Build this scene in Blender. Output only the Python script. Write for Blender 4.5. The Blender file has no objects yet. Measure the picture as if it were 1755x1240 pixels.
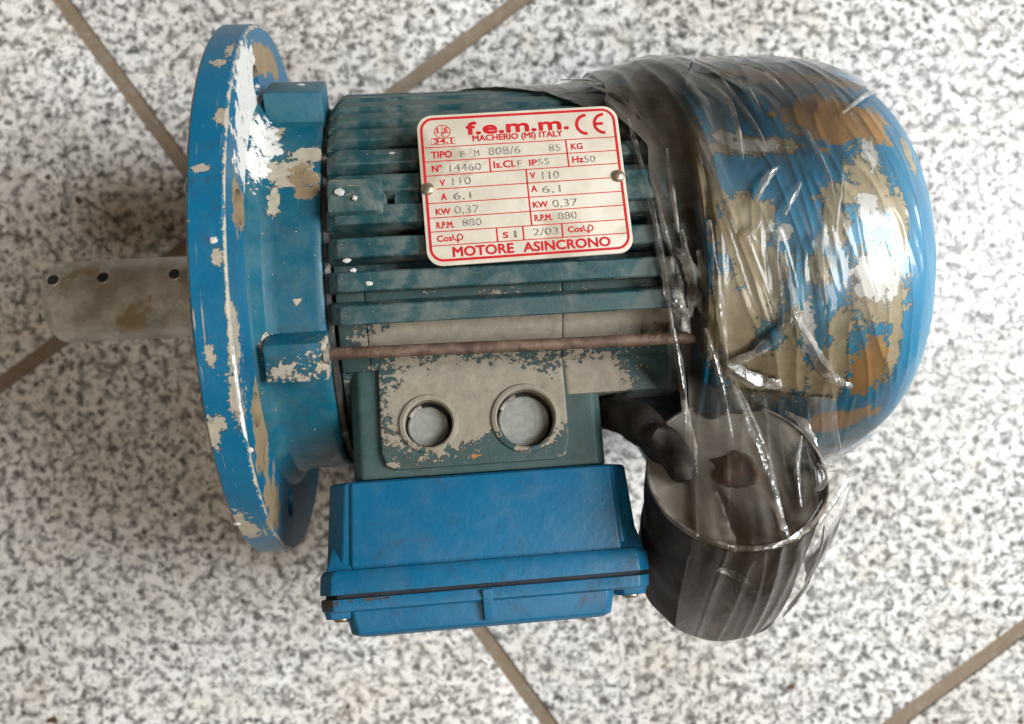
import bpy, math, random
import numpy as np
from mathutils import Vector, Matrix, noise as mnoise

random.seed(7)
MM = 0.001
scene = bpy.context.scene
COL = scene.collection
rad = math.radians

# ------------------------------------------------------------------ camera
cam_data = bpy.data.cameras.new("camera")
cam = bpy.data.objects.new("camera", cam_data)
COL.objects.link(cam)
cam.location = (0.0, 0.0, 0.440)
cam.rotation_euler = (0.0, 0.0, 0.0)              # straight down at the floor
cam_data.sensor_fit = 'HORIZONTAL'
cam_data.sensor_width = 36.0
cam_data.lens = 36.0 * 1466.4 / 1755.0
cam_data.shift_x = (877.5 - 877.0) / 1755.0
cam_data.shift_y = -(620.0 - 573.0) / 1755.0
cam_data.clip_start = 0.01
cam_data.clip_end = 50.0
cam_data.dof.use_dof = True
cam_data.dof.focus_distance = 0.275
cam_data.dof.aperture_fstop = 9.5
scene.camera = cam

# ------------------------------------------------------------------ world and lamps
world = bpy.data.worlds.new("World")
scene.world = world
world.use_nodes = True
wn = world.node_tree.nodes["Background"]
wn.inputs[0].default_value = (1.0, 0.71, 0.44, 1.0)
wn.inputs[1].default_value = 0.125


def area(name, loc, target, sx, sy, power, color):
    d = bpy.data.lights.new(name, 'AREA')
    d.shape = 'RECTANGLE'
    d.size, d.size_y = sx, sy
    d.energy = power
    d.color = color
    o = bpy.data.objects.new(name, d)
    COL.objects.link(o)
    o.location = loc
    o.rotation_euler = (Vector(target) - Vector(loc)).to_track_quat('-Z', 'Y').to_euler()
    return o


# the doorway to the right of the motor, and the bright ceiling opening behind the photographer
area("doorway_light", (1.95, 0.26, 1.66), (0.0, 0.0, 0.05), 1.15, 1.3, 92.0, (0.94, 0.98, 1.0))
area("ceiling_light", (0.55, -0.75, 2.0), (0.0, 0.0, 0.1), 0.55, 0.40, 9.0, (1.0, 0.94, 0.84))

scene.view_settings.view_transform = 'Standard'
scene.view_settings.look = 'None'
scene.view_settings.exposure = 0.10
scene.view_settings.gamma = 1.0
scene.render.resolution_x = 1024
scene.render.resolution_y = 724
scene.render.engine = 'CYCLES'
scene.cycles.transparent_max_bounces = 24


# ------------------------------------------------------------------ node helpers
class NT:
    def __init__(self, name):
        self.m = bpy.data.materials.new(name)
        self.m.use_nodes = True
        self.t = self.m.node_tree
        self.t.nodes.clear()
        self.out = self.t.nodes.new('ShaderNodeOutputMaterial')

    def n(self, kind, **kw):
        nd = self.t.nodes.new('ShaderNode' + kind)
        for k, v in kw.items():
            setattr(nd, k, v)
        return nd

    def put(self, sock, v):
        if isinstance(v, bpy.types.NodeSocket):
            self.t.links.new(v, sock)
        elif v is not None:
            if isinstance(v, (tuple, list)) and len(v) == 3 and sock.type == 'RGBA':
                v = (*v, 1.0)
            sock.default_value = v

    def math(self, op, a, b=None, c=None, clamp=False):
        nd = self.n('Math', operation=op)
        nd.use_clamp = clamp
        self.put(nd.inputs[0], a)
        if b is not None:
            self.put(nd.inputs[1], b)
        if c is not None:
            self.put(nd.inputs[2], c)
        return nd.outputs[0]

    def step(self, v, lo, hi):
        nd = self.n('MapRange', interpolation_type='SMOOTHSTEP')
        self.put(nd.inputs[0], v)
        nd.inputs[1].default_value = lo
        nd.inputs[2].default_value = hi
        return nd.outputs[0]

    def mix(self, f, a, b, mode='MIX'):
        nd = self.n('Mix', data_type='RGBA', blend_type=mode)
        self.put(nd.inputs[0], f)
        self.put(nd.inputs[6], a)
        self.put(nd.inputs[7], b)
        return nd.outputs[2]

    def noise(self, vec, scale, detail=4.0, rough=0.55, dist=0.0):
        nd = self.n('TexNoise')
        self.put(nd.inputs['Vector'], vec)
        nd.inputs['Scale'].default_value = scale
        nd.inputs['Detail'].default_value = detail
        nd.inputs['Roughness'].default_value = rough
        nd.inputs['Distortion'].default_value = dist
        return nd.outputs[0]

    def coords(self, scale=(1, 1, 1), kind='Object'):
        tc = self.n('TexCoord')
        mp = self.n('Mapping')
        self.put(mp.inputs[0], tc.outputs[kind])
        mp.inputs[3].default_value = scale
        return mp.outputs[0]

    def bump(self, h, strength, dist):
        nd = self.n('Bump')
        nd.inputs['Strength'].default_value = strength
        nd.inputs['Distance'].default_value = dist
        self.put(nd.inputs['Height'], h)
        return nd.outputs[0]

    def bsdf(self, color, rough=0.5, metal=0.0, normal=None, spec=None):
        b = self.n('BsdfPrincipled')
        self.put(b.inputs['Base Color'], color)
        self.put(b.inputs['Roughness'], rough)
        self.put(b.inputs['Metallic'], metal)
        if spec is not None:
            self.put(b.inputs['Specular IOR Level'], spec)
        if normal is not None:
            self.put(b.inputs['Normal'], normal)
        self.t.links.new(b.outputs[0], self.out.inputs[0])
        return b


def mat_granite():
    t = NT("granite")
    geo = t.n('NewGeometry')
    oi = t.n('ObjectInfo')
    off = t.n('VectorMath', operation='SCALE')
    cv = t.n('CombineXYZ')
    t.put(cv.inputs[0], oi.outputs['Random'])
    t.put(cv.inputs[1], oi.outputs['Random'])
    t.put(cv.inputs[2], 0.0)
    t.put(off.inputs[0], cv.outputs[0])
    off.inputs[3].default_value = 7.0
    add = t.n('VectorMath', operation='ADD')
    t.put(add.inputs[0], geo.outputs['Position'])
    t.put(add.inputs[1], off.outputs[0])
    v = add.outputs[0]
    n1 = t.noise(v, 190, 3.0, 0.6)
    n2 = t.noise(v, 300, 2.0, 0.6, 0.5)
    n3 = t.noise(v, 180, 2.0, 0.6, 0.8)
    n4 = t.noise(v, 9, 3.0, 0.5)
    n5 = t.noise(v, 40, 3.0, 0.6)
    col = t.mix(t.step(n1, 0.34, 0.57), (0.25, 0.246, 0.24), (0.88, 0.87, 0.855))
    dark = t.step(t.math('ADD', n2, t.math('MULTIPLY', t.math('SUBTRACT', n5, 0.5), 0.22)), 0.450, 0.365)
    col = t.mix(t.math('MULTIPLY', dark, 0.82), col, (0.050, 0.046, 0.042))
    dark2 = t.step(n3, 0.375, 0.305)
    col = t.mix(t.math('MULTIPLY', dark2, 0.72), col, (0.085, 0.076, 0.064))
    n6 = t.noise(v, 105, 2.0, 0.5, 0.6)
    col = t.mix(t.math('MULTIPLY', t.step(n6, 0.50, 0.36), 0.30), col, (0.42, 0.415, 0.40), 'MULTIPLY')
    col = t.mix(t.math('MULTIPLY', t.step(n5, 0.50, 0.72), 0.35), col, (0.80, 0.70, 0.56), 'MULTIPLY')
    brown = t.step(t.noise(v, 110, 1.5, 0.5), 0.285, 0.25)
    col = t.mix(brown, col, (0.10, 0.055, 0.030))
    col = t.mix(t.math('MULTIPLY', t.step(n4, 0.46, 0.68), 0.30), col, (0.62, 0.52, 0.40), 'MULTIPLY')
    h = t.math('ADD', t.math('MULTIPLY', dark, -0.4), t.math('MULTIPLY', n3, 0.5))
    t.bsdf(col, t.math('MULTIPLY_ADD', n1, 0.25, 0.30), 0.0, t.bump(h, 0.15, 0.0004), 0.4)
    return t.m


def mat_grout():
    t = NT("grout")
    v = t.n('NewGeometry').outputs['Position']
    n = t.noise(v, 260, 5, 0.65)
    n2 = t.noise(v, 25, 3, 0.5)
    col = t.mix(n2, (0.165, 0.12, 0.08), (0.30, 0.235, 0.17))
    col = t.mix(t.step(n, 0.45, 0.75), col, (0.29, 0.25, 0.205))
    t.bsdf(col, 0.9, 0.0, t.bump(n, 0.6, 0.001))
    return t.m


def mat_paint(name, paint, paint2, bare=(0.43, 0.38, 0.30), tan=(0.26, 0.19, 0.11), rough=0.38,
              dust=0.35, dustcol=(0.20, 0.27, 0.27), chips=0.0, scratch=None, grime=0.45):
    """old enamel: the vertex attribute 'wear_glare' (x bare metal, y white smears and painted glare, z tan rust) sets where it has gone"""
    t = NT(name)
    v = t.coords()
    at = t.n('Attribute', attribute_name='wear_glare')
    sx = t.n('SeparateXYZ')
    t.put(sx.inputs[0], at.outputs['Vector'])
    nA = t.noise(v, 300, 6, 0.7)
    nB = t.noise(v, 85, 5, 0.6, 0.6)
    nC = t.noise(v, 28, 4, 0.6)
    ragged = t.math('ADD', t.math('MULTIPLY', t.math('SUBTRACT', nA, 0.5), 1.05),
                    t.math('MULTIPLY', t.math('SUBTRACT', nB, 0.5), 1.35))
    chip = t.step(t.math('ADD', sx.outputs[0], ragged), 0.485, 0.515)
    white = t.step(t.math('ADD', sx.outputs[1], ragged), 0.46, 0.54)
    tanm = t.step(t.math('ADD', sx.outputs[2], t.math('MULTIPLY', ragged, 0.9)), 0.47, 0.55)
    # stray flecks over the whole part
    fl = t.step(t.noise(v, 520, 3, 0.6), 0.735 - chips, 0.755 - chips)
    chip = t.math('MAXIMUM', chip, fl)
    near = t.step(t.math('ADD', t.noise(v, 640, 4, 0.6), t.math('MULTIPLY', sx.outputs[0], 0.42)), 0.735, 0.76)
    chip = t.math('MAXIMUM', chip, near)
    if scratch:
        ns = t.noise(t.coords(scratch), 90, 3, 0.6)
        sc = t.math('MULTIPLY', t.step(ns, 0.625, 0.66), t.step(nC, 0.46, 0.58))
        chip = t.math('MAXIMUM', chip, sc)
    col = t.mix(t.step(nC, 0.3, 0.7), paint, paint2)
    d = t.math('MULTIPLY', t.step(t.math('ADD', nB, t.math('MULTIPLY', nA, 0.4)), 0.55, 0.95), dust)
    col = t.mix(d, col, dustcol)
    nG = t.noise(v, 46, 6, 0.7, 1.0)
    col = t.mix(t.math('MULTIPLY', t.step(nG, 0.52, 0.74), grime), col, (0.035, 0.032, 0.026))
    wide = t.step(t.math('ADD', sx.outputs[0], ragged), 0.425, 0.455)
    col = t.mix(t.math('MULTIPLY', wide, 0.62), col, (0.055, 0.052, 0.045))
    barec = t.mix(nA, tuple(c * 0.45 for c in bare), tuple(min(c * 1.35, 1) for c in bare))
    col = t.mix(chip, col, barec)
    tanc = t.mix(nB, tuple(c * 0.6 for c in tan), tuple(c * 1.4 for c in tan))
    col = t.mix(tanm, col, tanc)
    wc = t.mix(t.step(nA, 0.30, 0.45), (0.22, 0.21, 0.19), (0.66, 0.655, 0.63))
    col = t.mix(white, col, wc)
    r = t.math('MULTIPLY_ADD', t.math('MAXIMUM', chip, t.math('MAXIMUM', white, tanm)), 0.25, rough)
    r = t.math('ADD', r, t.math('MULTIPLY', d, 0.5), clamp=True)
    h = t.math('ADD', t.math('MULTIPLY', chip, -1.0), t.math('MULTIPLY', nB, 0.35))
    h = t.math('ADD', h, t.math('MULTIPLY', nA, 0.25))
    h = t.math('ADD', h, t.math('MULTIPLY', white, 0.8))
    t.bsdf(col, r, 0.0, t.bump(h, 0.7, 0.0009), 0.45)
    return t.m


def mat_simple(name, c1, c2, scale=120, rough=0.5, metal=0.0, bump=0.2, c3=None):
    t = NT(name)
    v = t.coords()
    n = t.noise(v, scale, 5, 0.65)
    col = t.mix(t.step(n, 0.35, 0.65), c1, c2)
    if c3:
        n2 = t.noise(v, scale * 0.4, 5, 0.65, 0.5)
        col = t.mix(t.step(n2, 0.54, 0.62), col, c3)
    t.bsdf(col, t.math('MULTIPLY_ADD', n, 0.25, rough - 0.12), metal, t.bump(n, bump, 0.0005))
    return t.m


def mat_film(name, haze=0.05, rough=0.06, ior=1.75, tint=(0.985, 0.978, 0.962), scale=(1, 1, 1), bump=0.5, bscale=60, hazecol=(0.55, 0.49, 0.40)):
    """thin clear stretch film: sees straight through, mirrors by its own Fresnel curve, a little milky"""
    t = NT(name)
    v = t.coords(scale)
    n = t.noise(v, bscale, 4, 0.6, 0.8)
    n2 = t.noise(v, bscale * 3.2, 3, 0.6)
    h = t.math('ADD', n, t.math('MULTIPLY', n2, 0.3))
    nm = t.bump(h, bump, 0.002)
    tr = t.n('BsdfTransparent')
    tr.inputs[0].default_value = (*tint, 1)
    ga = t.n('BsdfGlossy')
    ga.inputs['Roughness'].default_value = rough
    t.put(ga.inputs['Normal'], nm)
    gb = t.n('BsdfGlossy')
    gb.inputs['Roughness'].default_value = 0.34
    t.put(gb.inputs['Normal'], nm)
    for g in (ga, gb):
        g.inputs[0].default_value = (1, 1, 1, 1)
    gl = t.n('MixShader')
    gl.inputs[0].default_value = 0.45
    t.t.links.new(ga.outputs[0], gl.inputs[1])
    t.t.links.new(gb.outputs[0], gl.inputs[2])
    fr = t.n('Fresnel')
    fr.inputs[0].default_value = ior
    t.put(fr.inputs[1], nm)
    df = t.n('BsdfDiffuse')
    df.inputs[0].default_value = (*hazecol, 1)
    m1 = t.n('MixShader')
    hz = t.math('MULTIPLY', t.step(t.noise(v, bscale * 0.6, 3, 0.6), 0.42, 0.75), haze * 2.0)
    t.put(m1.inputs[0], hz)
    t.t.links.new(tr.outputs[0], m1.inputs[1])
    tl = t.n('BsdfTranslucent')
    tl.inputs[0].default_value = (*hazecol, 1)
    md = t.n('MixShader')
    md.inputs[0].default_value = 0.5
    t.t.links.new(df.outputs[0], md.inputs[1])
    t.t.links.new(tl.outputs[0], md.inputs[2])
    t.t.links.new(md.outputs[0], m1.inputs[2])
    m2 = t.n('MixShader')
    t.put(m2.inputs[0], fr.outputs[0])
    t.t.links.new(m1.outputs[0], m2.inputs[1])
    t.t.links.new(gl.outputs[0], m2.inputs[2])
    t.t.links.new(m2.outputs[0], t.out.inputs[0])
    return t.m


M = {}
M['granite'] = mat_granite()
M['grout'] = mat_grout()
M['flange'] = mat_paint("flange_enamel", (0.000, 0.112, 0.225), (0.001, 0.130, 0.255), dust=0.14, scratch=(8.0, 0.35, 0.35),
                        dustcol=(0.06, 0.20, 0.28))
M['bell'] = mat_paint("end_shield_enamel", (0.000, 0.082, 0.140), (0.002, 0.100, 0.160), dust=0.45, dustcol=(0.060, 0.135, 0.140), chips=0.03)
M['body'] = mat_paint("frame_enamel", (0.006, 0.052, 0.066), (0.014, 0.070, 0.080), dust=0.80, dustcol=(0.165, 0.185, 0.162),
                      chips=0.035, scratch=(0.5, 6, 6), bare=(0.34, 0.31, 0.26))
M['cover'] = mat_paint("fan_cover_enamel", (0.000, 0.205, 0.385), (0.000, 0.230, 0.420), bare=(0.42, 0.35, 0.225), chips=0.03,
                       tan=(0.40, 0.225, 0.075), dust=0.12, dustcol=(0.16, 0.22, 0.22), rough=0.42)
M['base'] = mat_paint("cast_box_enamel", (0.022, 0.060, 0.062), (0.035, 0.080, 0.078), bare=(0.30, 0.262, 0.205),
                      tan=(0.42, 0.16, 0.04), dust=0.25, dustcol=(0.13, 0.14, 0.12), rough=0.55)
M['box'] = mat_paint("box_plastic", (0.000, 0.112, 0.235), (0.000, 0.130, 0.265), dust=0.24, grime=0.6, chips=0.015, dustcol=(0.07, 0.14, 0.20),
                     rough=0.40, bare=(0.07, 0.06, 0.05))
M['plate'] = mat_simple("nameplate_aluminium", (0.60, 0.535, 0.43), (0.70, 0.645, 0.545), 60, 0.55, 0.0, 0.12, (0.50, 0.435, 0.335))
M['red'] = mat_simple("red_print", (0.50, 0.006, 0.012), (0.60, 0.012, 0.020), 200, 0.45, 0.0, 0.0)
M['punch'] = mat_simple("stamped_metal", (0.07, 0.065, 0.055), (0.42, 0.375, 0.30), 900, 0.5, 0.0, 0.2)
M['rivet'] = mat_simple("rivet_brass", (0.36, 0.29, 0.19), (0.50, 0.44, 0.33), 400, 0.35, 0.8, 0.2)
M['steel'] = mat_simple("worn_steel", (0.36, 0.335, 0.29), (0.58, 0.55, 0.49), 110, 0.46, 0.45, 0.6, (0.34, 0.265, 0.175))
M['rust'] = mat_simple("rusty_rod", (0.10, 0.060, 0.042), (0.20, 0.135, 0.10), 180, 0.62, 0.2, 0.4, (0.075, 0.045, 0.032))
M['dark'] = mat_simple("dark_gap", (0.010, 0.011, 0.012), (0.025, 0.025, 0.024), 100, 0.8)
M['gasket'] = mat_simple("rubber_gasket", (0.008, 0.012, 0.018), (0.02, 0.024, 0.03), 200, 0.7)
M['knock'] = mat_simple("knockout_disc", (0.22, 0.225, 0.205), (0.29, 0.29, 0.265), 420, 0.75, 0.0, 0.35, (0.20, 0.215, 0.20))
M['can'] = mat_simple("capacitor_can", (0.020, 0.016, 0.014), (0.060, 0.046, 0.036), 60, 0.70, 0.0, 0.9, (0.17, 0.125, 0.088))
M['canend'] = mat_simple("capacitor_end", (0.20, 0.178, 0.15), (0.30, 0.27, 0.23), 60, 0.65, 0.0, 0.3, (0.075, 0.078, 0.082))
M['rimm'] = mat_simple("can_rim", (0.16, 0.14, 0.12), (0.42, 0.38, 0.33), 160, 0.6, 0.1, 0.5)
M['cable'] = mat_simple("cable_sleeve", (0.010, 0.008, 0.007), (0.035, 0.026, 0.02), 160, 0.6, 0.0, 0.5)
M['nub'] = mat_simple('rusty_nub', (0.06, 0.03, 0.018), (0.15, 0.085, 0.055), 160, 0.6, 0.0, 0.5)
M['grimy'] = mat_simple('grimy_joint', (0.018, 0.016, 0.014), (0.05, 0.045, 0.04), 120, 0.75, 0.0, 0.5, (0.28, 0.26, 0.23))
M['drop'] = mat_simple("dried_paint", (0.50, 0.48, 0.44), (0.66, 0.64, 0.60), 300, 0.5)
M['film'] = mat_film("stretch_film", 0.08, 0.10, 1.5, scale=(1.2, 0.45, 0.45), bump=0.30, bscale=30)
M['film2'] = mat_film("stretch_film_sheet", 0.16, 0.10, 1.5, scale=(1.6, 0.5, 0.5), bump=0.5, bscale=45, hazecol=(0.72, 0.66, 0.57))
M['band'] = mat_film('stretch_film_layers', 0.24, 0.12, 1.42, scale=(1.5, 0.5, 0.5), bump=0.5, bscale=40, hazecol=(0.52, 0.46, 0.385))
M['flap'] = mat_film('stretch_film_flap', 0.38, 0.12, 1.5, scale=(1.2, 0.6, 0.6), bump=0.5, bscale=60, hazecol=(0.80, 0.73, 0.64))
M['fold'] = mat_film("film_fold_glint", 0.46, 0.07, 2.3, scale=(1, 1, 1), bump=0.4, bscale=120, hazecol=(0.90, 0.86, 0.78))  # doubled film is milky; extra white paints the glints of the pleats


# ------------------------------------------------------------------ mesh helpers (all in millimetres)
def link(name, me, mat, parent=None):
    o = bpy.data.objects.new(name, me)
    COL.objects.link(o)
    if mat is not None:
        me.materials.clear()
        me.materials.append(mat)
    if parent is not None:
        o.parent = parent
    return o


def make(name, verts, faces, mat, parent=None, smooth=35, bevel=0.0, seg=2):
    me = bpy.data.meshes.new(name)
    me.from_pydata([tuple(c * MM for c in v) for v in verts], [], faces)
    me.validate()
    import bmesh
    bm = bmesh.new()
    bm.from_mesh(me)
    bmesh.ops.recalc_face_normals(bm, faces=bm.faces)
    if bevel:
        es = [e for e in bm.edges if e.is_manifold and e.calc_face_angle(0) > rad(30)]
        bmesh.ops.bevel(bm, geom=es, offset=bevel * MM, segments=seg, profile=0.6, affect='EDGES', clamp_overlap=True)
    bm.to_mesh(me)
    bm.free()
    if smooth:
        for p in me.polygons:
            p.use_smooth = True
        me.set_sharp_from_angle(angle=rad(smooth))
    return link(name, me, mat, parent)


def tag(o, label, cat, group=None, kind=None):
    o['label'] = label
    if cat:
        o['category'] = cat
    if group:
        o['group'] = group
    if kind:
        o['kind'] = kind
    return o


def revolve(profile, n=128, th0=0.0, th1=360.0, zc=100.0):
    """profile [(a, R)] about the motor axis; theta from +z (up) towards +y"""
    full = abs(th1 - th0) >= 359.9
    k = n if full else n + 1
    vs, fs = [], []
    for a, R in profile:
        for j in range(k):
            th = rad(th0 + (th1 - th0) * j / n)
            vs.append((a, R * math.sin(th), zc + R * math.cos(th)))
    for i in range(len(profile) - 1):
        for j in range(n):
            j2 = (j + 1) % k
            fs.append((i * k + j, i * k + j2, (i + 1) * k + j2, (i + 1) * k + j))
    return vs, fs


def fine(profile, step):
    out = [profile[0]]
    for (a, r), (b, q) in zip(profile, profile[1:]):
        n = max(1, int(math.hypot(b - a, q - r) / step))
        for i in range(1, n + 1):
            out.append((a + (b - a) * i / n, r + (q - r) * i / n))
    return out


def wear_glare(o, blobs):
    """0.5 at each blob's rim, 1 at its heart; the shader frays the rim"""
    me = o.data
    n = len(me.vertices)
    co = np.empty(n * 3, np.float32)
    me.vertices.foreach_get('co', co)
    co = co.reshape(-1, 3) / MM
    val = np.zeros((n, 3), np.float32)
    for b in blobs:
        if b[0] == 'ring':                             # worn edge: axial place, radius, from, to (degrees), width
            _, a, R, t0, t1, wd, ch = b
            rr = np.hypot(co[:, 1], co[:, 2] - 100)
            th = np.degrees(np.arctan2(co[:, 1], co[:, 2] - 100))
            d = np.hypot(co[:, 0] - a, rr - R) / wd + np.clip(np.maximum(t0 - th, th - t1), 0, None) / 4.0
            val[:, ch] = np.maximum(val[:, ch], np.clip(1.0 - 0.5 * d, 0, 1))
            continue
        x, y, z, rx, rt, ch = b
        d = np.sqrt(((co[:, 0] - x) / max(rx, .8)) ** 2 + ((co[:, 1] - y) ** 2 + (co[:, 2] - z) ** 2) / max(rt, .8) ** 2)
        val[:, ch] = np.maximum(val[:, ch], np.clip(1.0 - 0.5 * d, 0, 1))
    at = me.attributes.new('wear_glare', 'FLOAT_VECTOR', 'POINT')
    at.data.foreach_set('vector', val.ravel())


def tube(path, r, n=12, cap=True):
    pts = [Vector(p) for p in path]
    vs, fs = [], []
    up = Vector((0.31, 0.17, 0.93)).normalized()
    for i, p in enumerate(pts):
        d = (pts[min(i + 1, len(pts) - 1)] - pts[max(i - 1, 0)]).normalized()
        x = d.cross(up).normalized()
        y = x.cross(d).normalized()
        rr = r(i / (len(pts) - 1)) if callable(r) else r
        for j in range(n):
            t = 2 * math.pi * j / n
            vs.append(tuple(p + x * (rr * math.cos(t)) + y * (rr * math.sin(t))))
    for i in range(len(pts) - 1):
        for j in range(n):
            fs.append((i * n + j, i * n + (j + 1) % n, (i + 1) * n + (j + 1) % n, (i + 1) * n + j))
    if cap:
        fs.append(tuple(range(n)))
        fs.append(tuple(range((len(pts) - 1) * n, len(pts) * n)))
    return vs, fs


def spline(pts, n=8):
    out = []
    P = [Vector(p) for p in pts]
    P = [P[0] * 2 - P[1]] + P + [P[-1] * 2 - P[-2]]
    for i in range(1, len(P) - 2):
        for k in range(n):
            t = k / n
            a, b, c, d = P[i - 1:i + 3]
            out.append(0.5 * ((2 * b) + (c - a) * t + (2 * a - 5 * b + 4 * c - d) * t * t + (3 * b - a - 3 * c + d) * t ** 3))
    out.append(P[-2])
    return out


def cut(o, cutters):
    """subtract cutter meshes and keep the result as plain mesh"""
    for c in cutters:
        md = o.modifiers.new("cut", 'BOOLEAN')
        md.operation = 'DIFFERENCE'
        md.solver = 'EXACT'
        md.object = c
    bpy.context.view_layer.update()
    dg = bpy.context.evaluated_depsgraph_get()
    me = bpy.data.meshes.new_from_object(o.evaluated_get(dg))
    o.modifiers.clear()
    old = o.data
    o.data = me
    me.name = old.name
    for c in cutters:
        bpy.data.objects.remove(c)
    for p in me.polygons:
        p.use_smooth = True
    me.set_sharp_from_angle(angle=rad(35))


# ------------------------------------------------------------------ the floor: granite tiles in brown joints
floor = make("floor", [(-2600, -2600, -1.3), (2600, -2600, -1.3), (2600, 2600, -1.3), (-2600, 2600, -1.3)], [(0, 1, 2, 3)], M['grout'])
floor['kind'] = 'structure'
floor['label'] = 'brown grout bed of the granite tiled floor'
PITCH, JOINT = 414.0, 7.6
h = (PITCH - JOINT) / 2
PITCH_S = 446.0
hs = (PITCH_S - JOINT) / 2
tv = [(x, y, z) for z in (-12, 0) for x, y in ((-hs, -h), (hs, -h), (hs, h), (-hs, h))]
tile0 = make("tile", tv, [(0, 3, 2, 1), (4, 5, 6, 7), (0, 1, 5, 4), (1, 2, 6, 5), (2, 3, 7, 6), (3, 0, 4, 7)],
             M['granite'], floor, bevel=1.2)
e1, e2 = Vector((0.804, 0.595)), Vector((-0.595, 0.804))
T0 = 135.9
ROWS = {0: -84.0, -1: -103.6}
first = True
for row in range(-3, 3):
    s0 = ROWS.get(row, -84.0 + 9 * row)
    for c in range(-3, 4):
        s = s0 + (c + 0.5) * PITCH_S
        tt = T0 + (row + 0.5) * PITCH
        p = e1 * s + e2 * tt
        o = tile0 if first else tile0.copy()
        if not first:
            COL.objects.link(o)
        first = False
        o.location = (p.x * MM, p.y * MM, random.uniform(-0.0003, 0.0002))
        o.rotation_euler = (0, 0, math.atan2(e1.y, e1.x))

# ------------------------------------------------------------------ the motor
motor = bpy.data.objects.new("electric_motor", None)
COL.objects.link(motor)
motor.empty_display_size = 0.05
motor.location = (-103.2 * MM, 16.4 * MM, 0.6 * MM)
motor.rotation_euler = (Matrix.Rotation(rad(3.264), 3, 'Z') @ Matrix.Rotation(rad(5.05), 3, 'Y')).to_euler()
tag(motor, "old blue flange mounted electric motor with red lettered nameplate lying on granite tiles", "motor")


def P(a, th, R):
    return (a, R * math.sin(rad(th)), 100 + R * math.cos(rad(th)))


# wear and glare maps: x, y, z of the patch on the part, half length, half width, kind (0 bare, 1 white smears and painted glare, 2 tan)
W_COVER = [(169.9,35.0,174.7,9,2.6,1),(160.9,38.7,172.9,3.5,3,1),(209,30,174,4,7,1),(205,12,180,4,6,1),(206,-10,180.5,8,9,1),(153,33,175,2,8,1),(176,6,182,4,4,1),(183,-25,178.6,3,9,1),(151.8,27.5,177.8,3.8,19.8,0),(161.5,8.0,182,11,9,0),(169.9,35.0,174.7,14.4,3.8,0),(160.9,38.7,172.9,3.5,3.5,0),(201,45.5,168.5,17.5,11.5,2),(200.1,64.4,151.0,27.2,5.9,2),(175.4,67.1,147.9,14.7,4.6,2),(212.7,39.5,169.9,8.9,5.9,2),(207.1,21.3,178.5,6.9,14.3,0),(216.1,8.4,178.9,3.4,9.6,0),(166.5,-9.4,182.0,8.4,14.9,0),(157.1,-23.8,179.0,8.5,16.9,0),(207.1,-13.3,180.2,11.0,13.3,0),(192.6,8.0,182.1,4.1,7.5,0),(195.9,17.6,180.5,8.5,3.4,0),(185.9,-5.8,182.3,3.7,5.6,0),(207.6,-40.3,170.5,7.5,14.8,2),(192.9,-41.3,171.4,6.8,10.7,0),(205.5,-59.3,156.0,14.4,6.2,2),(215.7,-34.9,171.4,2.8,11.8,0),(178.5,-40.5,171.9,7.8,11.6,0),(168.7,-41.8,171.1,8.7,9.7,0),(178.6,-25.0,178.6,3.4,7.6,0),(194.5,-25.9,178.3,3.8,5.7,0),(227.3,32.6,167.2,1.6,8.0,0)]  # white blob on the shoulder also paints film glare over bare metal
W_FLANGE = [('ring',5.5,99.6,-90,80,0.65,0),('ring',-5.5,99.6,-80,70,0.6,0),('ring',5.5,99.3,-28,-14,1.0,1),(4.2,46.8,188.4,1.8,2.6,0),(-1.3,30.4,195.3,2.4,1.2,0),(3.3,4.0,199.9,1.4,2.2,0),(-1.7,-43.3,190.1,2.4,2.8,0),(-4.0,-46.7,188.4,1.9,5.5,0),(5.5,-20.6,197.9,1.3,10.0,0),(4.1,-35.7,193.4,1.5,10.1,0),(-1.0,-23.5,197.2,1.7,3.7,0),(2.9,73.7,167.6,1.1,4.8,0),(0.4,67.4,173.8,2.2,1.8,0),(-3.6,-76.9,163.9,3.0,6.0,0),(-1.8,-82.5,156.6,3.0,6.5,0),(5.9,60,161,1.2,17,1),(5.9,46,164,1.2,17,1),(5.9,70,155,1.2,13,1),('ring',5.5,88,55,90,5,2),(5.5,22,180,3,8,2),(5.5,-41,169,3.0,9.5,2),(5.5,-54,164.9,3.0,10,2),(5.5,-74,155,2.0,12,2),(5.5,68,145,3,8,1)]  # broad white patch on the back face paints reflected light as colour
W_BELL = [(8.5,49,152,5,11,1),(7,38,160,4,9,1),(17,36,160,9,3.5,0),(12,50,148,3,5,0),(22,33,162,5,6,2),(20,-8,169.5,2,1,0),(9,-20,167,2,4,0),(13.1,34.4,161.0,4.6,2.3,0),(18.9,30.9,162.8,6.5,1.7,0),(13.4,25.0,165.4,1.9,5.3,0),(24.6,27.6,164.3,4.9,3.0,2),(26.1,41.6,156.3,5.9,3.1,0),(11.8,-27.8,164.3,4.9,2.5,0),(6.1,48.6,150.4,4.0,7.1,1),(5.6,34.7,160.8,2.7,5.7,1),(7.7,51.1,147.8,3.2,2.0,1),(15.4,-30.9,162.8,1.9,1.0,1)]  # white on the fillet carries on the glare painted on the flange
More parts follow.
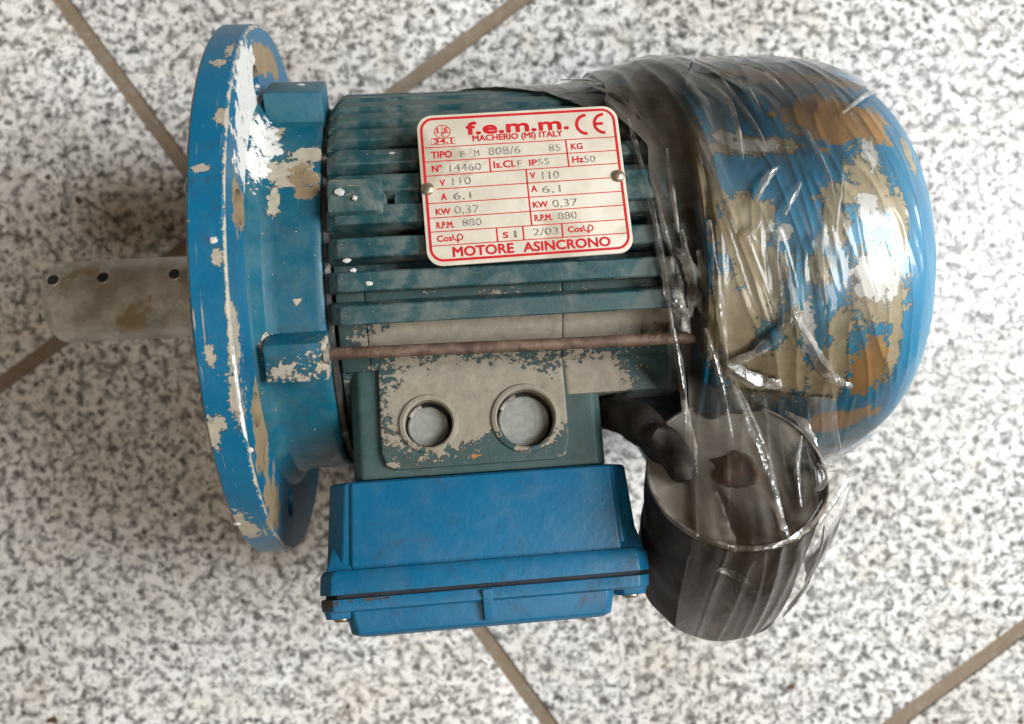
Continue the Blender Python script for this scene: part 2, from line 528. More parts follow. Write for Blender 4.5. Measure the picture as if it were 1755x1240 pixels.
W_BASE = [(74,-40,159,30,13,0),(60,-47,161,16,12,0),(94,-44,160,14,12,0),(105,-20,163,44,10,0),(60,-20,163,20,9,0),(72.5,-36.5,158.1,29.6,7.9,0),(114.3,-37.1,158.2,15.0,8.0,0),(52.5,-43.0,159.7,9.7,7.8,0),(59.0,-49.2,161.2,9.7,9.3,0),(91.4,-47.4,160.8,11.8,9.8,0),(111.1,-49.6,161.3,5.9,6.9,0),(41.3,-34.6,157.6,2.0,4.3,0),(110.7,-63.0,164.7,7.0,1.6,0),(93.5,-22.5,154.6,52.2,6.0,0),(44.0,-63.1,164.7,3.8,1.1,0),(73.7,-61.4,164.3,2.7,1.2,2),(80.4,-62.3,164.5,1.5,0.8,2)]

# flange disc with bolt holes
prof = fine([(-5.5, 40), (-5.5, 99.2), (-4.7, 100), (4.7, 100), (5.5, 99.2), (5.5, 66)], 1.3)
vs, fs = revolve(prof + [(5.5, 40), (-5.5, 40)], 420)
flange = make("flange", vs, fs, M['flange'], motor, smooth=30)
cutters = []
for k in range(8):
    th = 15 + 45 * k
    c = P(0, th, 82.5)
    cutters.append(make("cutter", *tube([(-12, c[1], c[2]), (12, c[1], c[2])], 5.6, 24), None, motor))
cut(flange, cutters)
wear_glare(flange, W_FLANGE)

# bell shaped end shield behind the flange
prof = fine([(4.5, 76), (6.5, 75.5), (8.2, 73.2), (9.5, 71.2), (12, 70.3), (27.0, 70.0), (28.0, 69.4), (28.2, 68), (28.2, 55)], 1.6)
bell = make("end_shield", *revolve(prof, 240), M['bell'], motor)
wear_glare(bell, W_BELL)


def radial_block(name, th, a0, a1, R0, R1, hw0, hw1, mat, parent, bevel=1.2, wl=None, taper=0.0):
    ey = Vector((0, math.cos(rad(th)), -math.sin(rad(th))))
    er = Vector((0, math.sin(rad(th)), math.cos(rad(th))))
    vs = []
    for R, hw, da in ((R0, hw0, 0), (R1, hw1, taper)):
        for a, s in ((a0, -1), (a1 - da, -1), (a1 - da, 1), (a0, 1)):
            p = Vector((a, 0, 100)) + er * R + ey * (s * hw)
            vs.append(tuple(p))
    o = make(name, vs, [(0, 3, 2, 1), (4, 5, 6, 7), (0, 1, 5, 4), (1, 2, 6, 5), (2, 3, 7, 6), (3, 0, 4, 7)], mat, parent, bevel=bevel)
    wear_glare(o, wl or [])
    return o


lug = radial_block("lug", 62, 8.0, 28.4, 60, 79.5, 11, 9.5, M['bell'], bell, 1.4, [(18.2,69.0,139.2,1.5,0.9,1),(20.5,68.2,138.8,2,2,1)])
lug = radial_block("lug", -20.5, 9.0, 28.6, 60, 78.5, 8.0, 6.6, M['bell'], bell, 1.4, [(12,-30,171.0,5,3,0),(28,-27,172,1.0,6,0)])
radial_block("lug", -118, 8.0, 28.4, 60, 79.5, 11, 9.5, M['bell'], bell)
radial_block("lug", 158, 8.0, 28.4, 60, 79.5, 11, 9.5, M['bell'], bell)
make("joint_ring", *revolve(fine([(28.1, 67.6), (28.8, 68.2), (30.2, 67.8), (30.4, 55)], 3), 160), M['grimy'], bell)

# shaft; dark plugs paint the shade of its row of drilled holes
prof = [(-4, 15.8), (-78.5, 15.8), (-80.5, 15.2), (-82.5, 13.2), (-83.0, 11.5), (-83.0, 4.0), (-81.0, 3.0), (-81.0, 0.01)]
shaft = make("shaft", *revolve(prof, 96), M['steel'], motor)
for a in (-78.0, -60.0, -34.0):
    c = P(a, 30, 15.75)
    er = Vector(P(0, 30, 1)) - Vector((0, 0, 100))
    q0 = Vector(c) - er * 0.6
    make("hole_shade_plug", *tube([q0, Vector(c) + er * 0.12], 2.1, 18), M['dark'], shaft)
    ring = []
    vsr, fsr = [], []
    ey = Vector((0, math.cos(rad(30)), -math.sin(rad(30))))
    for j in range(20):
        t = 2 * math.pi * j / 20
        for rr, up in ((2.0, 0.14), (2.5, 0.28), (3.0, 0.0)):
            vsr.append(tuple(Vector(c) + er * (up - (rr * math.sin(t)) ** 2 / 32) + Vector((rr * math.cos(t), 0, 0)) + ey * (rr * math.sin(t))))
    for j in range(20):
        for k in range(2):
            fsr.append((j * 3 + k, j * 3 + k + 1, ((j + 1) % 20) * 3 + k + 1, ((j + 1) % 20) * 3 + k))
    make("hole_rim", vsr, fsr, M['steel'], shaft)

# finned stator frame
frame = make("stator_frame", *revolve(fine([(31, 40), (31, 63.0), (150, 63.0), (150, 40)], 6), 200), M['body'], motor)
wear_glare(frame, [])
L0, L1 = 30.2, 149.5


def fin_mesh(hw_tip, hw_root, Rt):
    # cross-section (offset, height) swept along the axis, first millimetres chamfered
    sec = [(-hw_root, 61.5), (-hw_tip - 0.2, Rt - 1.6), (-hw_tip, Rt - 0.45), (-hw_tip + 0.45, Rt), (hw_tip - 0.45, Rt + 0.0),
           (hw_tip, Rt - 0.45), (hw_tip + 0.2, Rt - 1.6), (hw_root, 61.5)]
    stations = [(L0, -4.0), (L0 + 3.2, -0.6), (L0 + 5.0, 0.0)] + [(L0 + 5 + (L1 - L0 - 5) * i / 24, 0.0) for i in range(1, 25)]
    vs, fs = [], []
    for i, (a, dz) in enumerate(stations):
        wob = 0.18 * mnoise.noise((a * 0.05, hw_tip, 3.1))
        for s, z in sec:
            zz = z if z < 62 else z + dz + wob
            vs.append((a, s, zz))
    k = len(sec)
    for i in range(len(stations) - 1):
        for j in range(k - 1):
            fs.append((i * k + j, i * k + j + 1, (i + 1) * k + j + 1, (i + 1) * k + j))
    fs.append(tuple(range(k)))
    fs.append(tuple(range((len(stations) - 1) * k, len(stations) * k)))
    return vs, fs


fin0 = make("fin", *fin_mesh(3.15, 3.7, 74.4), M['body'], frame, smooth=28)
wear_glare(fin0, [])
fins = [fin0]
for th in (73.5, 65, 56.5, 48, 39.8, 31.5, 23.2, 14.6, 6.2, -2.2, -10.4, 82, 90.5, 99, 107.5, 116, 124.5, 133, 141.5, 150, 158.5, 167,
           175.5, 184, 192.5, 201, 209.5, 218):
    o = fin0 if th == 73.5 else fin0.copy()
    if o is not fin0:
        COL.objects.link(o)
        o.parent = frame
    o.location = (random.uniform(-.2, .2) * MM, 0, 100 * MM)
    o.rotation_euler = (-rad(th), 0, 0)

# mounting bosses that interrupt the fins beside the nameplate
radial_block("boss", 19.0, 31.2, 52, 62, 76.6, 6.8, 6.0, M['body'], frame, 1.6, taper=4.0)
radial_block("boss", 19.0, 52, 66, 62, 73.0, 5.2, 3.6, M['body'], frame, 1.6, taper=6.0)
radial_block("boss", 19.0, 126, 141, 62, 76.2, 6.2, 5.4, M['body'], frame, 1.0)

# rusty through bolt
rod = make("tie_rod", *tube([(26.6, -25.1, 171.6), (60, -25.5, 171.7), (100, -26.1, 171.6), (151, -26.6, 171.2)], 2.0, 16), M['rust'], motor)
make("bolt_socket", *tube([(27.6, -25.1, 171.6), (29.2, -25.1, 171.6)], 3.4, 20), M['rimm'], rod)

# ---- terminal box: r runs out along the box's own axis, w across its upper side
EB = rad(14)


def B(a, r, w):
    return (a, -r * math.cos(EB) + w * math.sin(EB), 100 + r * math.sin(EB) + w * math.cos(EB))


def loft(sections):
    """sections (r, a0, a1, w0, w1, chamfer) -> chamfered-rectangle loft"""
    vs, fs = [], []
    for r, a0, a1, w0, w1, c in sections:
        for a, w in ((a0 + c, w0), (a1 - c, w0), (a1, w0 + c), (a1, w1 - c), (a1 - c, w1), (a0 + c, w1), (a0, w1 - c), (a0, w0 + c)):
            vs.append(B(a, r, w))
    n = 8
    for i in range(len(sections) - 1):
        for j in range(n):
            fs.append((i * n + j, i * n + (j + 1) % n, (i + 1) * n + (j + 1) % n, (i + 1) * n + j))
    fs.append(tuple(range(n)))
    fs.append(tuple(range((len(sections) - 1) * n, len(sections) * n)))
    return vs, fs


def grid_patch(a0, a1, r0, r1, wf, step=1.2):
    na, nr = int((a1 - a0) / step) + 1, int((r1 - r0) / step) + 1
    vs = [B(a0 + (a1 - a0) * i / na, r0 + (r1 - r0) * j / nr, wf) for i in range(na + 1) for j in range(nr + 1)]
    fs = [(i * (nr + 1) + j, (i + 1) * (nr + 1) + j, (i + 1) * (nr + 1) + j + 1, i * (nr + 1) + j + 1) for i in range(na) for j in range(nr)]
    return vs, fs


def dense(o, length):
    """split long edges so that the wear map has vertices to live on"""
    import bmesh
    bm = bmesh.new()
    bm.from_mesh(o.data)
    bmesh.ops.triangulate(bm, faces=[f for f in bm.faces if len(f.verts) > 4])
    for _ in range(7):
        es = [e for e in bm.edges if e.calc_length() > length * MM]
        if not es:
            break
        bmesh.ops.subdivide_edges(bm, edges=es, cuts=1, use_grid_fill=True)
    bm.to_mesh(o.data)
    bm.free()
    for p in o.data.polygons:
        p.use_smooth = True
    o.data.set_sharp_from_angle(angle=rad(35))


base = make("terminal_base", *loft([(20, 33, 118, -46, 46, 3), (78, 33.5, 117.5, -46, 46, 3), (80.5, 33.5, 117.5, -46, 46, 3)]),
            M['base'], motor, bevel=0.8)
# sloping ledge under the tie rod, cut by two casting seams
for a0, a1 in ((31.6, 40.6), (40.9, 105.2), (105.5, 148)):
    sec = [(20, 40), (22, 63.5), (29.5, 61.0), (37, 55.0), (44.5, 47.3), (44.5, 40)]
    vs = [B(a, r, w) for a in (a0, a1) for r, w in sec]
    k = len(sec)
    fs = [(j, (j + 1) % k, k + (j + 1) % k, k + j) for j in range(k)] + [tuple(range(k)), tuple(range(k, 2 * k))]
    o = make("ledge", vs, fs, M['base'], base, bevel=0.25)
    dense(o, 2.5)
    wear_glare(o, W_BASE)
# right-hand shelf of the casting
sh = make("ledge", *loft([(38, 105.6, 146, 30, 46.6, 1.0), (56.5, 105.6, 146, 30, 46.4, 1.0)]), M['base'], base, bevel=0.6)
dense(sh, 2.2)
wear_glare(sh, W_BASE)
dense(base, 2.2)
wear_glare(base, W_BASE)
# raised pad carrying the two cable entries
pad = make("entry_pad", *loft([(40, 43, 105.3, 40, 48.0, 0.4), (72, 43, 105.3, 40, 48.0, 0.4), (76.5, 44.5, 103.8, 40, 48.0, 0.4), (78.0, 47.5, 100.8, 40, 48.0, 0.4)]),
           M['base'], base, bevel=0.5)
cutters = []
for a, r, R in ((58.9, 63.6, 7.9), (91.2, 63.8, 9.7)):
    cutters.append(make("cutter", *tube([B(a, r, 42.2), B(a, r, 52)], R, 40), None, motor))
dense(pad, 1.6)
cut(pad, cutters)
wear_glare(pad, W_BASE)
cutters = [make("cutter", *tube([B(a, r, 41.9), B(a, r, 52)], R + 0.3, 40), None, motor) for a, r, R in ((58.9, 63.6, 7.9), (91.2, 63.8, 9.7))]
cut(base, cutters)
for a, r, R in ((58.9, 63.6, 7.9), (91.2, 63.8, 9.7)):
    # collar
    vs, fs = [], []
    n = 44
    for j in range(n):
        t = 2 * math.pi * j / n
        for rr, w in ((R - 0.05, 43.0), (R - 0.05, 48.5), (R + 0.5, 49.0), (R + 1.6, 48.75), (R + 2.1, 47.9)):
            vs.append(B(a + rr * math.cos(t), r + rr * math.sin(t), w))
    for j in range(n):
        for k in range(4):
            fs.append((j * 5 + k, j * 5 + k + 1, ((j + 1) % n) * 5 + k + 1, ((j + 1) % n) * 5 + k))
    col = make("collar", vs, fs, M['base'], base)
    wear_glare(col, [(x, y, z, rx * 1.2, rt * 1.2, c) for x, y, z, rx, rt, c in W_BASE])
    # thin blanking disc at the bottom of the entry
    vs, fs = tube([B(a - 0.2, r + 0.5, 42.4), B(a - 0.2, r + 0.5, 43.4), B(a - 0.2, r + 0.5, 43.9)], lambda t, R=R: R - 1.0 - (0.5 if t > 0.9 else 0), 36)
    make("knockout", vs, fs, M['knock'], base)
    make("recess_floor", *tube([B(a, r, 41.5), B(a, r, 42.6)], R + 0.2, 36), M['dark'], base)
    q = [B(a + (R - 1.2) * math.cos(t), r + (R - 1.2) * math.sin(t), 45.0) for t in np.linspace(-2.7, -1.9, 6)]
    make("knockout_tab", *tube(q, 0.7, 8), M['rimm'], base)

# blue plastic housing, gasket and lid
box = make("terminal_housing", *loft([(80.8, 26.3, 123.2, -46.5, 46.8, 5.5), (81.6, 25.4, 124.1, -47.3, 47.6, 5.5),
                                      (109, 24.0, 125.6, -49, 49.2, 5.5)]), M['box'], motor, bevel=0.8)
wear_glare(box, [])
o = make("housing_panel", *loft([(81.5, 32.3, 118.4, 40, 48.7, 1.0), (108.6, 31.8, 119.2, 40, 50.3, 1.0)]), M['box'], box, bevel=0.7)
wear_glare(o, [])
o = make("housing_lip", *loft([(108.4, 23.5, 126.2, -52, 52, 4), (110, 22.6, 127.0, -52.8, 52.8, 4), (115.6, 22.4, 127.2, -53, 53, 4)]), M['box'], box, bevel=0.5)
wear_glare(o, [(50, -98, 177, 26, 1.2, 0)])
for a0, a1 in ((24.5, 33.0), (117.8, 125.8)):
    o = make("screw_boss", *loft([(98, a0 + 1.5, a1 - 1.5, 34, 43.5, 1.0), (108.6, a0, a1, 32, 50.6, 0.6)]), M['box'], box, bevel=0.5)
    wear_glare(o, [])
make("gasket", *loft([(114.9, 24.0, 125.6, -51, 51, 4), (117.3, 24.0, 125.6, -51, 51, 4)]), M['gasket'], motor, smooth=0)
lid = make("terminal_lid", *loft([(116.9, 22.6, 127.0, -52.6, 52.6, 4), (120.4, 22.9, 126.7, -52.3, 52.3, 4), (121, 24, 125, -51, 51, 4)]), M['box'], motor, bevel=0.5)
dense(lid, 3)
wear_glare(lid, [(24, -101, 177, 4, 3, 0), (36, -102, 179, 8, 1.0, 0)])
o = make("lid_pan", *loft([(120.5, 30.0, 115.5, -49.5, 50.0, 2.5), (128.0, 31.5, 114.0, -47.5, 48.0, 2.5), (129, 34, 112, -45.5, 46, 2.5)]), M['box'], lid, bevel=0.7)
wear_glare(o, [])
o = make("lid_rib", *loft([(117.4, 72.6, 76.2, 46, 54.2, 0.3), (127.0, 73.0, 75.8, 44, 49.8, 0.3)]), M['box'], lid, bevel=0.3)
wear_glare(o, [])
for a in (28.5, 121.0):
    make("lid_screw", *tube([B(a, 119, 44.5), B(a, 123.3, 44.5), B(a, 124.0, 44.5)], lambda t: 2.8 if t < .9 else 2.2, 16), M['rivet'], lid)
    o = make("screw_ear", *loft([(120.4, a - 5.2, a + 5.2, 38, 49.5, 2), (123, a - 4.6, a + 4.6, 38, 48.4, 2)]), M['box'], lid, bevel=0.4)
    wear_glare(o, [])

# ---- fan cover
def cover_R(a):
    if a < 190:
        return 82.3
    t = min((a - 190) / 48.0, 1.0)
    return 58 + 24.3 * max(1 - t ** 2.2, 0) ** (1 / 2.2)


prof = [(150.2, 78.5), (150.2, 82.0), (151.0, 82.6), (153, 82.5)] + [(a, cover_R(a)) for a in np.arange(155, 190, 1.8)]
prof += [(190 + 48 * math.sin(t) ** (2 / 2.2), 58 + 24.3 * max(math.cos(t), 0) ** (2 / 2.2)) for t in np.linspace(0.02, math.pi / 2, 40)]
prof += [(238.0, 55), (237.6, 50), (236.8, 47)] + [(236.5, r) for r in np.linspace(44, 1, 12)]
vs, fs = revolve(prof, 300)
rng = random.Random(3)
dents = [(rng.uniform(155, 232), rng.uniform(-80, 80), rng.uniform(6, 14), rng.uniform(0.2, 0.8)) for _ in range(16)]
nv = []
for x, y, z in vs:
    th = math.degrees(math.atan2(y, z - 100))
    d = 0
    for a, t, r, dep in dents:
        q = ((x - a) ** 2 + ((th - t) * 1.43) ** 2) / r ** 2
        if q < 4:
            d += dep * math.exp(-q)
    rr = math.hypot(y, z - 100)
    k = (rr - d) / rr if rr > 1 else 1
    nv.append((x, y * k, 100 + (z - 100) * k))
cover = make("fan_cover", nv, fs, M['cover'], motor, smooth=40)
wear_glare(cover, W_COVER)
# raised ring pressed into the end of the cover
prof = [(236.0 + 1.9 * math.sin(t), 59.0 + 2.6 * math.cos(t)) for t in np.linspace(-0.4, math.pi + 0.4, 12)]
o = make("end_ring", *revolve(prof, 200), M['cover'], cover)
wear_glare(o, [(227.3,32.6,167.2,8,10.0,0)])
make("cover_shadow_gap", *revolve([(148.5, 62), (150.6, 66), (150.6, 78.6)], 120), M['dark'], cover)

# ---- nameplate
plate_frame = Matrix.Translation(Vector((94.1, 25.9, 173.4)) * MM)
plate_rot = Matrix.Rotation(-rad(11), 4, 'X') @ Matrix.Rotation(rad(1.3), 4, 'Z')


def rrect(w, hh, r, n=8):
    pts = []
    for cx, cy, a0 in ((w / 2 - r, hh / 2 - r, 0), (-w / 2 + r, hh / 2 - r, 90), (-w / 2 + r, -hh / 2 + r, 180), (w / 2 - r, -hh / 2 + r, 270)):
        for k in range(n + 1):
            t = rad(a0 + 90 * k / n)
            pts.append((cx + r * math.cos(t), cy + r * math.sin(t)))
    return pts


ol = rrect(66, 50.6, 5.0)
n = len(ol)
vs = [(x, y, -0.9) for x, y in ol] + [(x, y, 0) for x, y in ol]
plate = make("nameplate", vs, [tuple(range(n)), tuple(range(n, 2 * n))] + [(j, (j + 1) % n, n + (j + 1) % n, n + j) for j in range(n)],
             M['plate'], motor, bevel=0.2)
plate.matrix_local = plate_frame @ plate_rot
tag_part = "cream aluminium nameplate with red print"
plate['label'] = tag_part
PZ = 0.05


def ribbon(name, pts, width, mat, closed=False):
    vs, fs = [], []
    m = len(pts)
    for i, p in enumerate(pts):
        a = pts[(i - 1) % m] if (closed or i > 0) else p
        b = pts[(i + 1) % m] if (closed or i < m - 1) else p
        d = Vector((b[0] - a[0], b[1] - a[1])).normalized()
        nx, ny = -d.y * width / 2, d.x * width / 2
        vs += [(p[0] + nx, p[1] + ny, PZ), (p[0] - nx, p[1] - ny, PZ)]
    for i in range(m if closed else m - 1):
        j = (i + 1) % m
        fs.append((2 * i, 2 * i + 1, 2 * j + 1, 2 * j))
    return make(name, vs, fs, mat, plate, smooth=0)


ribbon("print_border", [(x - 0.0, y + 0.2) for x, y in rrect(63.2, 47.6, 4.0)], 0.85, M['red'], True)
LINES = [(-31.3,14.2,31.3,14.2),(-31.3,9.4,31.3,9.5),(-31.3,4.6,31.3,5.0),(-28.3,0.05,28.0,0.2),(-31.3,-4.66,31.3,-4.65),(-31.3,-9.5,31.3,-9.35),(-31.3,-14.1,31.3,-14.2),(-31.3,-18.7,31.3,-18.8),(14.9,14.2,15.0,4.9),(-10.5,9.4,-10.5,4.8),(0.95,4.8,0.92,-14.1),(-10.4,-14.2,-10.4,-18.7),(-2.0,-14.2,-2.0,-18.7),(10.55,-14.2,10.5,-18.7)]
for x0, y0, x1, y1 in LINES:
    ribbon("print_line", [(x0, y0), (x1, y1)], 0.32 if abs(y1 - y0) < 1 else 0.5, M['red'])
TEXTS = [('f.e.m.m.',-17.02,18.02,33.27,4.10,'r'),('MACHERIO (MI) ITALY',-15.29,15.54,29.36,1.98,'r'),('TIPO',-28.98,10.58,6.54,2.19,'r'),('F',-19.70,10.29,1.51,2.24,'k'),('M',-15.25,10.35,1.61,2.25,'k'),('80B/6',-10.65,10.49,10.39,2.54,'k'),('85',9.06,10.57,3.92,2.35,'k'),('KG',16.46,10.70,3.71,2.06,'r'),('N°',-29.14,5.93,3.09,2.12,'r'),('14460',-23.56,5.66,10.16,2.41,'k'),('Is.Cl.',-9.32,5.96,6.99,2.32,'r'),('F',-1.56,5.88,1.37,2.22,'k'),('IP',2.25,6.03,2.52,2.03,'r'),('55',5.10,6.12,3.71,2.13,'k'),('Hz',16.39,6.14,3.54,2.18,'r'),('50',20.23,5.94,3.68,2.32,'k'),('V',-27.05,1.13,1.63,2.00,'r'),('110',-23.08,1.05,5.98,2.47,'k'),('V',2.05,1.71,1.69,2.01,'r'),('110',5.97,1.20,5.56,2.48,'k'),('A',-27.01,-3.69,1.71,2.11,'r'),('6,1',-23.19,-3.79,5.75,2.34,'k'),('A',2.01,-2.90,1.81,2.12,'r'),('6,1',5.35,-3.53,6.11,2.45,'k'),('KW',-29.06,-8.49,4.59,1.94,'r'),('0,37',-23.14,-8.55,7.91,2.55,'k'),('KW',2.03,-8.25,4.72,1.95,'r'),('0,37',8.29,-8.56,8.11,2.55,'k'),('R.P.M.',-29.22,-13.00,5.45,2.05,'r'),('880',-21.02,-12.87,6.08,2.38,'k'),('R.P.M.',2.13,-12.73,5.58,2.06,'r'),('880',9.62,-12.76,6.13,2.39,'k'),('Cos',-29.37,-17.40,4.71,1.98,'r'),('S',-8.53,-17.64,1.64,1.90,'r'),('1',-5.00,-17.74,0.80,2.26,'k'),('2/03',1.07,-17.54,8.21,2.35,'k'),('Cos',12.41,-17.28,4.67,1.99,'r'),('MOTORE',-24.75,-22.59,19.13,3.12,'r'),('ASINCRONO',-2.40,-22.59,27.90,3.03,'r'),('34.1',-27.75,15.47,5.76,1.58,'r'),
         ('I',-26.6,19.3,0.35,1.5,'r'),('E',-24.2,19.3,1.0,1.5,'r'),('C',-25.3,17.75,1.0,1.2,'r')]


def thicken(me, co, b):
    """bolder strokes: the same letter laid down five times, a hair apart"""
    vs, fs = [], []
    for k, (dx, dy) in enumerate(((0, 0), (b, 0), (-b, 0), (0, b), (0, -b), (b * .7, b * .7), (-b * .7, b * .7), (b * .7, -b * .7), (-b * .7, -b * .7))):
        o = len(vs)
        vs += [((x + dx) * MM, (y + dy) * MM, (z + 0.002 * k) * MM) for x, y, z in co]
        fs += [tuple(v + o for v in p.vertices) for p in me.polygons]
    m2 = bpy.data.meshes.new("lettering")
    m2.from_pydata(vs, [], fs)
    return m2


def text_mesh(s, x, y, w, hcap, mat, bold):
    cu = bpy.data.curves.new("text", 'FONT')
    cu.body = s
    cu.size = 1.0
    cu.resolution_u = 3
    o = bpy.data.objects.new("text", cu)
    COL.objects.link(o)
    bpy.context.view_layer.update()
    dg = bpy.context.evaluated_depsgraph_get()
    me = bpy.data.meshes.new_from_object(o.evaluated_get(dg))
    bpy.data.objects.remove(o)
    n = len(me.vertices)
    co = np.empty(n * 3, np.float32)
    me.vertices.foreach_get('co', co)
    co = co.reshape(-1, 3)
    CAP = 0.70
    sx = w / (co[:, 0].max() - co[:, 0].min())
    co[:, 0] = (co[:, 0] - co[:, 0].min()) * sx + x
    co[:, 1] = co[:, 1] * (hcap / CAP) + y
    co[:, 2] = PZ + 0.01
    if bold:
        me = thicken(me, co, bold)
        return link("lettering", me, mat, plate)
    me.vertices.foreach_set('co', (co * MM).ravel())
    me.update()
    return link("lettering", me, mat, plate)


for s, x, y, w, hc, k in TEXTS:
    text_mesh(s, x, y, w, hc, M['red'] if k == 'r' else M['punch'], 0.26 if s == 'f.e.m.m.' else ((0.15 if hc > 3 else 0.09) if k == 'r' else 0))
# the Greek letter after Cos, twice
for x, y in ((-22.9, -16.3), (18.9, -16.25)):
    arc = [(x + 1.5 * math.cos(t) + 0.1, y + 1.05 * math.sin(t)) for t in np.linspace(rad(160), rad(395), 18)]
    arc = [(x - 1.55, y + 1.0)] + arc + [(x + 0.55, y + 1.05), (x + 0.0, y + 0.4)]
    ribbon("lettering", arc, 0.42, M['red'])
    ribbon("lettering", [(x, y + 0.6), (x, y - 1.9)], 0.45, M['red'])
# conformity mark
for cx, bar in ((22.3, False), (28.2, True)):
    ribbon("conformity_mark", [(cx + 3.2 * math.cos(t), 19.15 + 3.2 * math.sin(t)) for t in np.linspace(rad(88), rad(272), 26)], 1.05, M['red'])
    if bar:
        ribbon("conformity_mark", [(cx - 2.9, 19.15), (cx - 0.3, 19.15)], 1.0, M['red'])
# standards emblem
ribbon("emblem", [(-24.9 + 2.55 * math.cos(t), 19.45 + 2.2 * math.sin(t)) for t in np.linspace(0, 2 * math.pi, 33)[:-1]], 0.26, M['red'], True)
ribbon("emblem", [(-27.3, 19.0), (-24.9, 19.15), (-22.5, 19.0)], 0.22, M['red'])
ribbon("emblem", [(-24.9, 21.6), (-24.9, 19.2)], 0.22, M['red'])
ribbon("emblem", [(-28.7, 15.15), (-21.1, 15.15), (-21.1, 17.2), (-28.7, 17.2)], 0.26, M['red'], True)
for x, y in ((-31.0, 0.2), (30.7, 0.6)):
    vs, fs = [], []
    prf = [(2.1, 0.0), (2.05, 0.5), (1.6, 1.0), (0.9, 1.3), (0.02, 1.4)]
    for rr, z in prf:
        for j in range(18):
            t = 2 * math.pi * j / 18
            vs.append((x + rr * math.cos(t), y + rr * math.sin(t), z))
    for i in range(len(prf) - 1):
        for j in range(18):
            fs.append((i * 18 + j, i * 18 + (j + 1) % 18, (i + 1) * 18 + (j + 1) % 18, (i + 1) * 18 + j))
    make("rivet", vs, fs, M['rivet'], plate)
    # rivet post down to the frame
    make("rivet_post", *tube([(x, y, -0.9), (x, y, -9)], 2.6, 12), M['body'], plate)

# dried drops of pale paint
for x, y, z, rx, rt in [(35.3,25.8,173.0,1.6,1.4),(40.0,23.6,173.9,0.8,0.9),(36.4,3.9,174.3,1.5,0.8),(38.3,0.8,174.3,1.1,0.7),(43.1,-3.6,174.3,1.3,0.8),(-4.6,-78.6,161.8,1.3,0.9),(2.2,9.0,199.6,1.2,1.2),(5.9,-52.3,185.2,0.9,1.2),(19.8,71.5,134.8,1.5,1.3),(52.0,39.6,162.9,1.1,0.6)]:
    c = Vector((x, y, z))
    nrm = Vector((0, y, z - 100)).normalized()
    tx, ty = Vector((1, 0, 0)), nrm.cross(Vector((1, 0, 0)))
    vs, fs = [], []
    rg = random.Random(x)
    wob = [1 + rg.uniform(-.2, .2) for _ in range(14)]
    for k, (s, hgt) in enumerate(((1.0, -0.15), (0.85, 0.2), (0.45, 0.32), (0.02, 0.36))):
        for j in range(14):
            t = 2 * math.pi * j / 14
            vs.append(tuple(c + tx * (rx * s * wob[j] * math.cos(t)) + ty * (rt * s * wob[j] * math.sin(t)) + nrm * hgt))
    for k in range(3):
        for j in range(14):
            fs.append((k * 14 + j, k * 14 + (j + 1) % 14, (k + 1) * 14 + (j + 1) % 14, (k + 1) * 14 + j))
    make("paint_drop", vs, fs, M['drop'], motor)

# ------------------------------------------------------------------ the capacitor strapped beside the fan cover
can = bpy.data.objects.new("capacitor", None)
COL.objects.link(can)
can.empty_display_size = 0.03
top = Vector((71.5, -43.0, 167.0))
axis = Vector((-0.05, 0.70, 0.712)).normalized()       # from the foot to the wired end
LEN, RC = 66.0, 28.0
foot = top - axis * LEN
can.matrix_world = Matrix.Translation(foot * MM) @ axis.to_track_quat('Z', 'Y').to_matrix().to_4x4()
tag(can, "dark brown cylindrical capacitor bound by clear film against the fan cover", "capacitor")


def lathe(prof, n=96, wob=0.0):
    vs, fs = [], []
    for i, (r, z) in enumerate(prof):
        for j in range(n):
            t = 2 * math.pi * j / n
            k = 1 + wob * mnoise.noise((math.cos(t) * 3, math.sin(t) * 3, z * 0.09))
            vs.append((r * k * math.cos(t), r * k * math.sin(t), z))
    for i in range(len(prof) - 1):
        for j in range(n):
            fs.append((i * n + j, i * n + (j + 1) % n, (i + 1) * n + (j + 1) % n, (i + 1) * n + j))
    return vs, fs


make("can_body", *lathe([(0.1, 0), (24, 0), (27, 1.5), (28, 4)] + [(28, z) for z in np.linspace(6, 62, 30)] + [(27.6, 65), (27.0, 65.6)], wob=0.035), M['can'], can)
make("can_end", *lathe([(27.4, 65.7), (26.4, 65.2), (22, 65.3), (14, 65.6), (0.1, 65.7)], wob=0.02), M['canend'], can)
make("can_rim", *lathe([(28.1, 63.6), (28.5, 64.8), (28.3, 66.0), (27.6, 66.2), (27.2, 65.6)], wob=0.02), M['rimm'], can)
make("terminal_nub", *lathe([(7.5, 65.0), (6.4, 66.6), (4.6, 67.6), (2.4, 68.0), (0.1, 68.2)], 32, 0.5), M['nub'], can)
q = can.matrix_world.inverted()


def to_can(p):
    return q @ (Vector(p) * MM) / MM


pw = [(24, -24, 110), (31, -26, 128), (39, -28, 146), (47, -33, 160), (53, -40, 168), (56, -46, 171.5)]
cv_, cf_ = tube(spline([to_can(p) for p in pw], 10), lambda t: 7.2 - 2.6 * t - (2.5 * (t - 0.9) / 0.1 if t > 0.9 else 0), 26)
cv_ = [tuple(Vector(v) + Vector((mnoise.noise(Vector(v) * 0.16), mnoise.noise(Vector(v) * 0.16 + Vector((9, 0, 0))), mnoise.noise(Vector(v) * 0.16 + Vector((0, 9, 0))))) * 2.4) for v in cv_]
make("cable", cv_, cf_, M['cable'], can)

# ------------------------------------------------------------------ stretch film
film = bpy.data.objects.new("stretch_film", None)
COL.objects.link(film)
film.empty_display_size = 0.05
film.matrix_world = Matrix.Translation(motor.location) @ motor.rotation_euler.to_matrix().to_4x4()
tag(film, "crumpled clear plastic stretch film wrapped over the fan cover and capacitor", "plastic film")


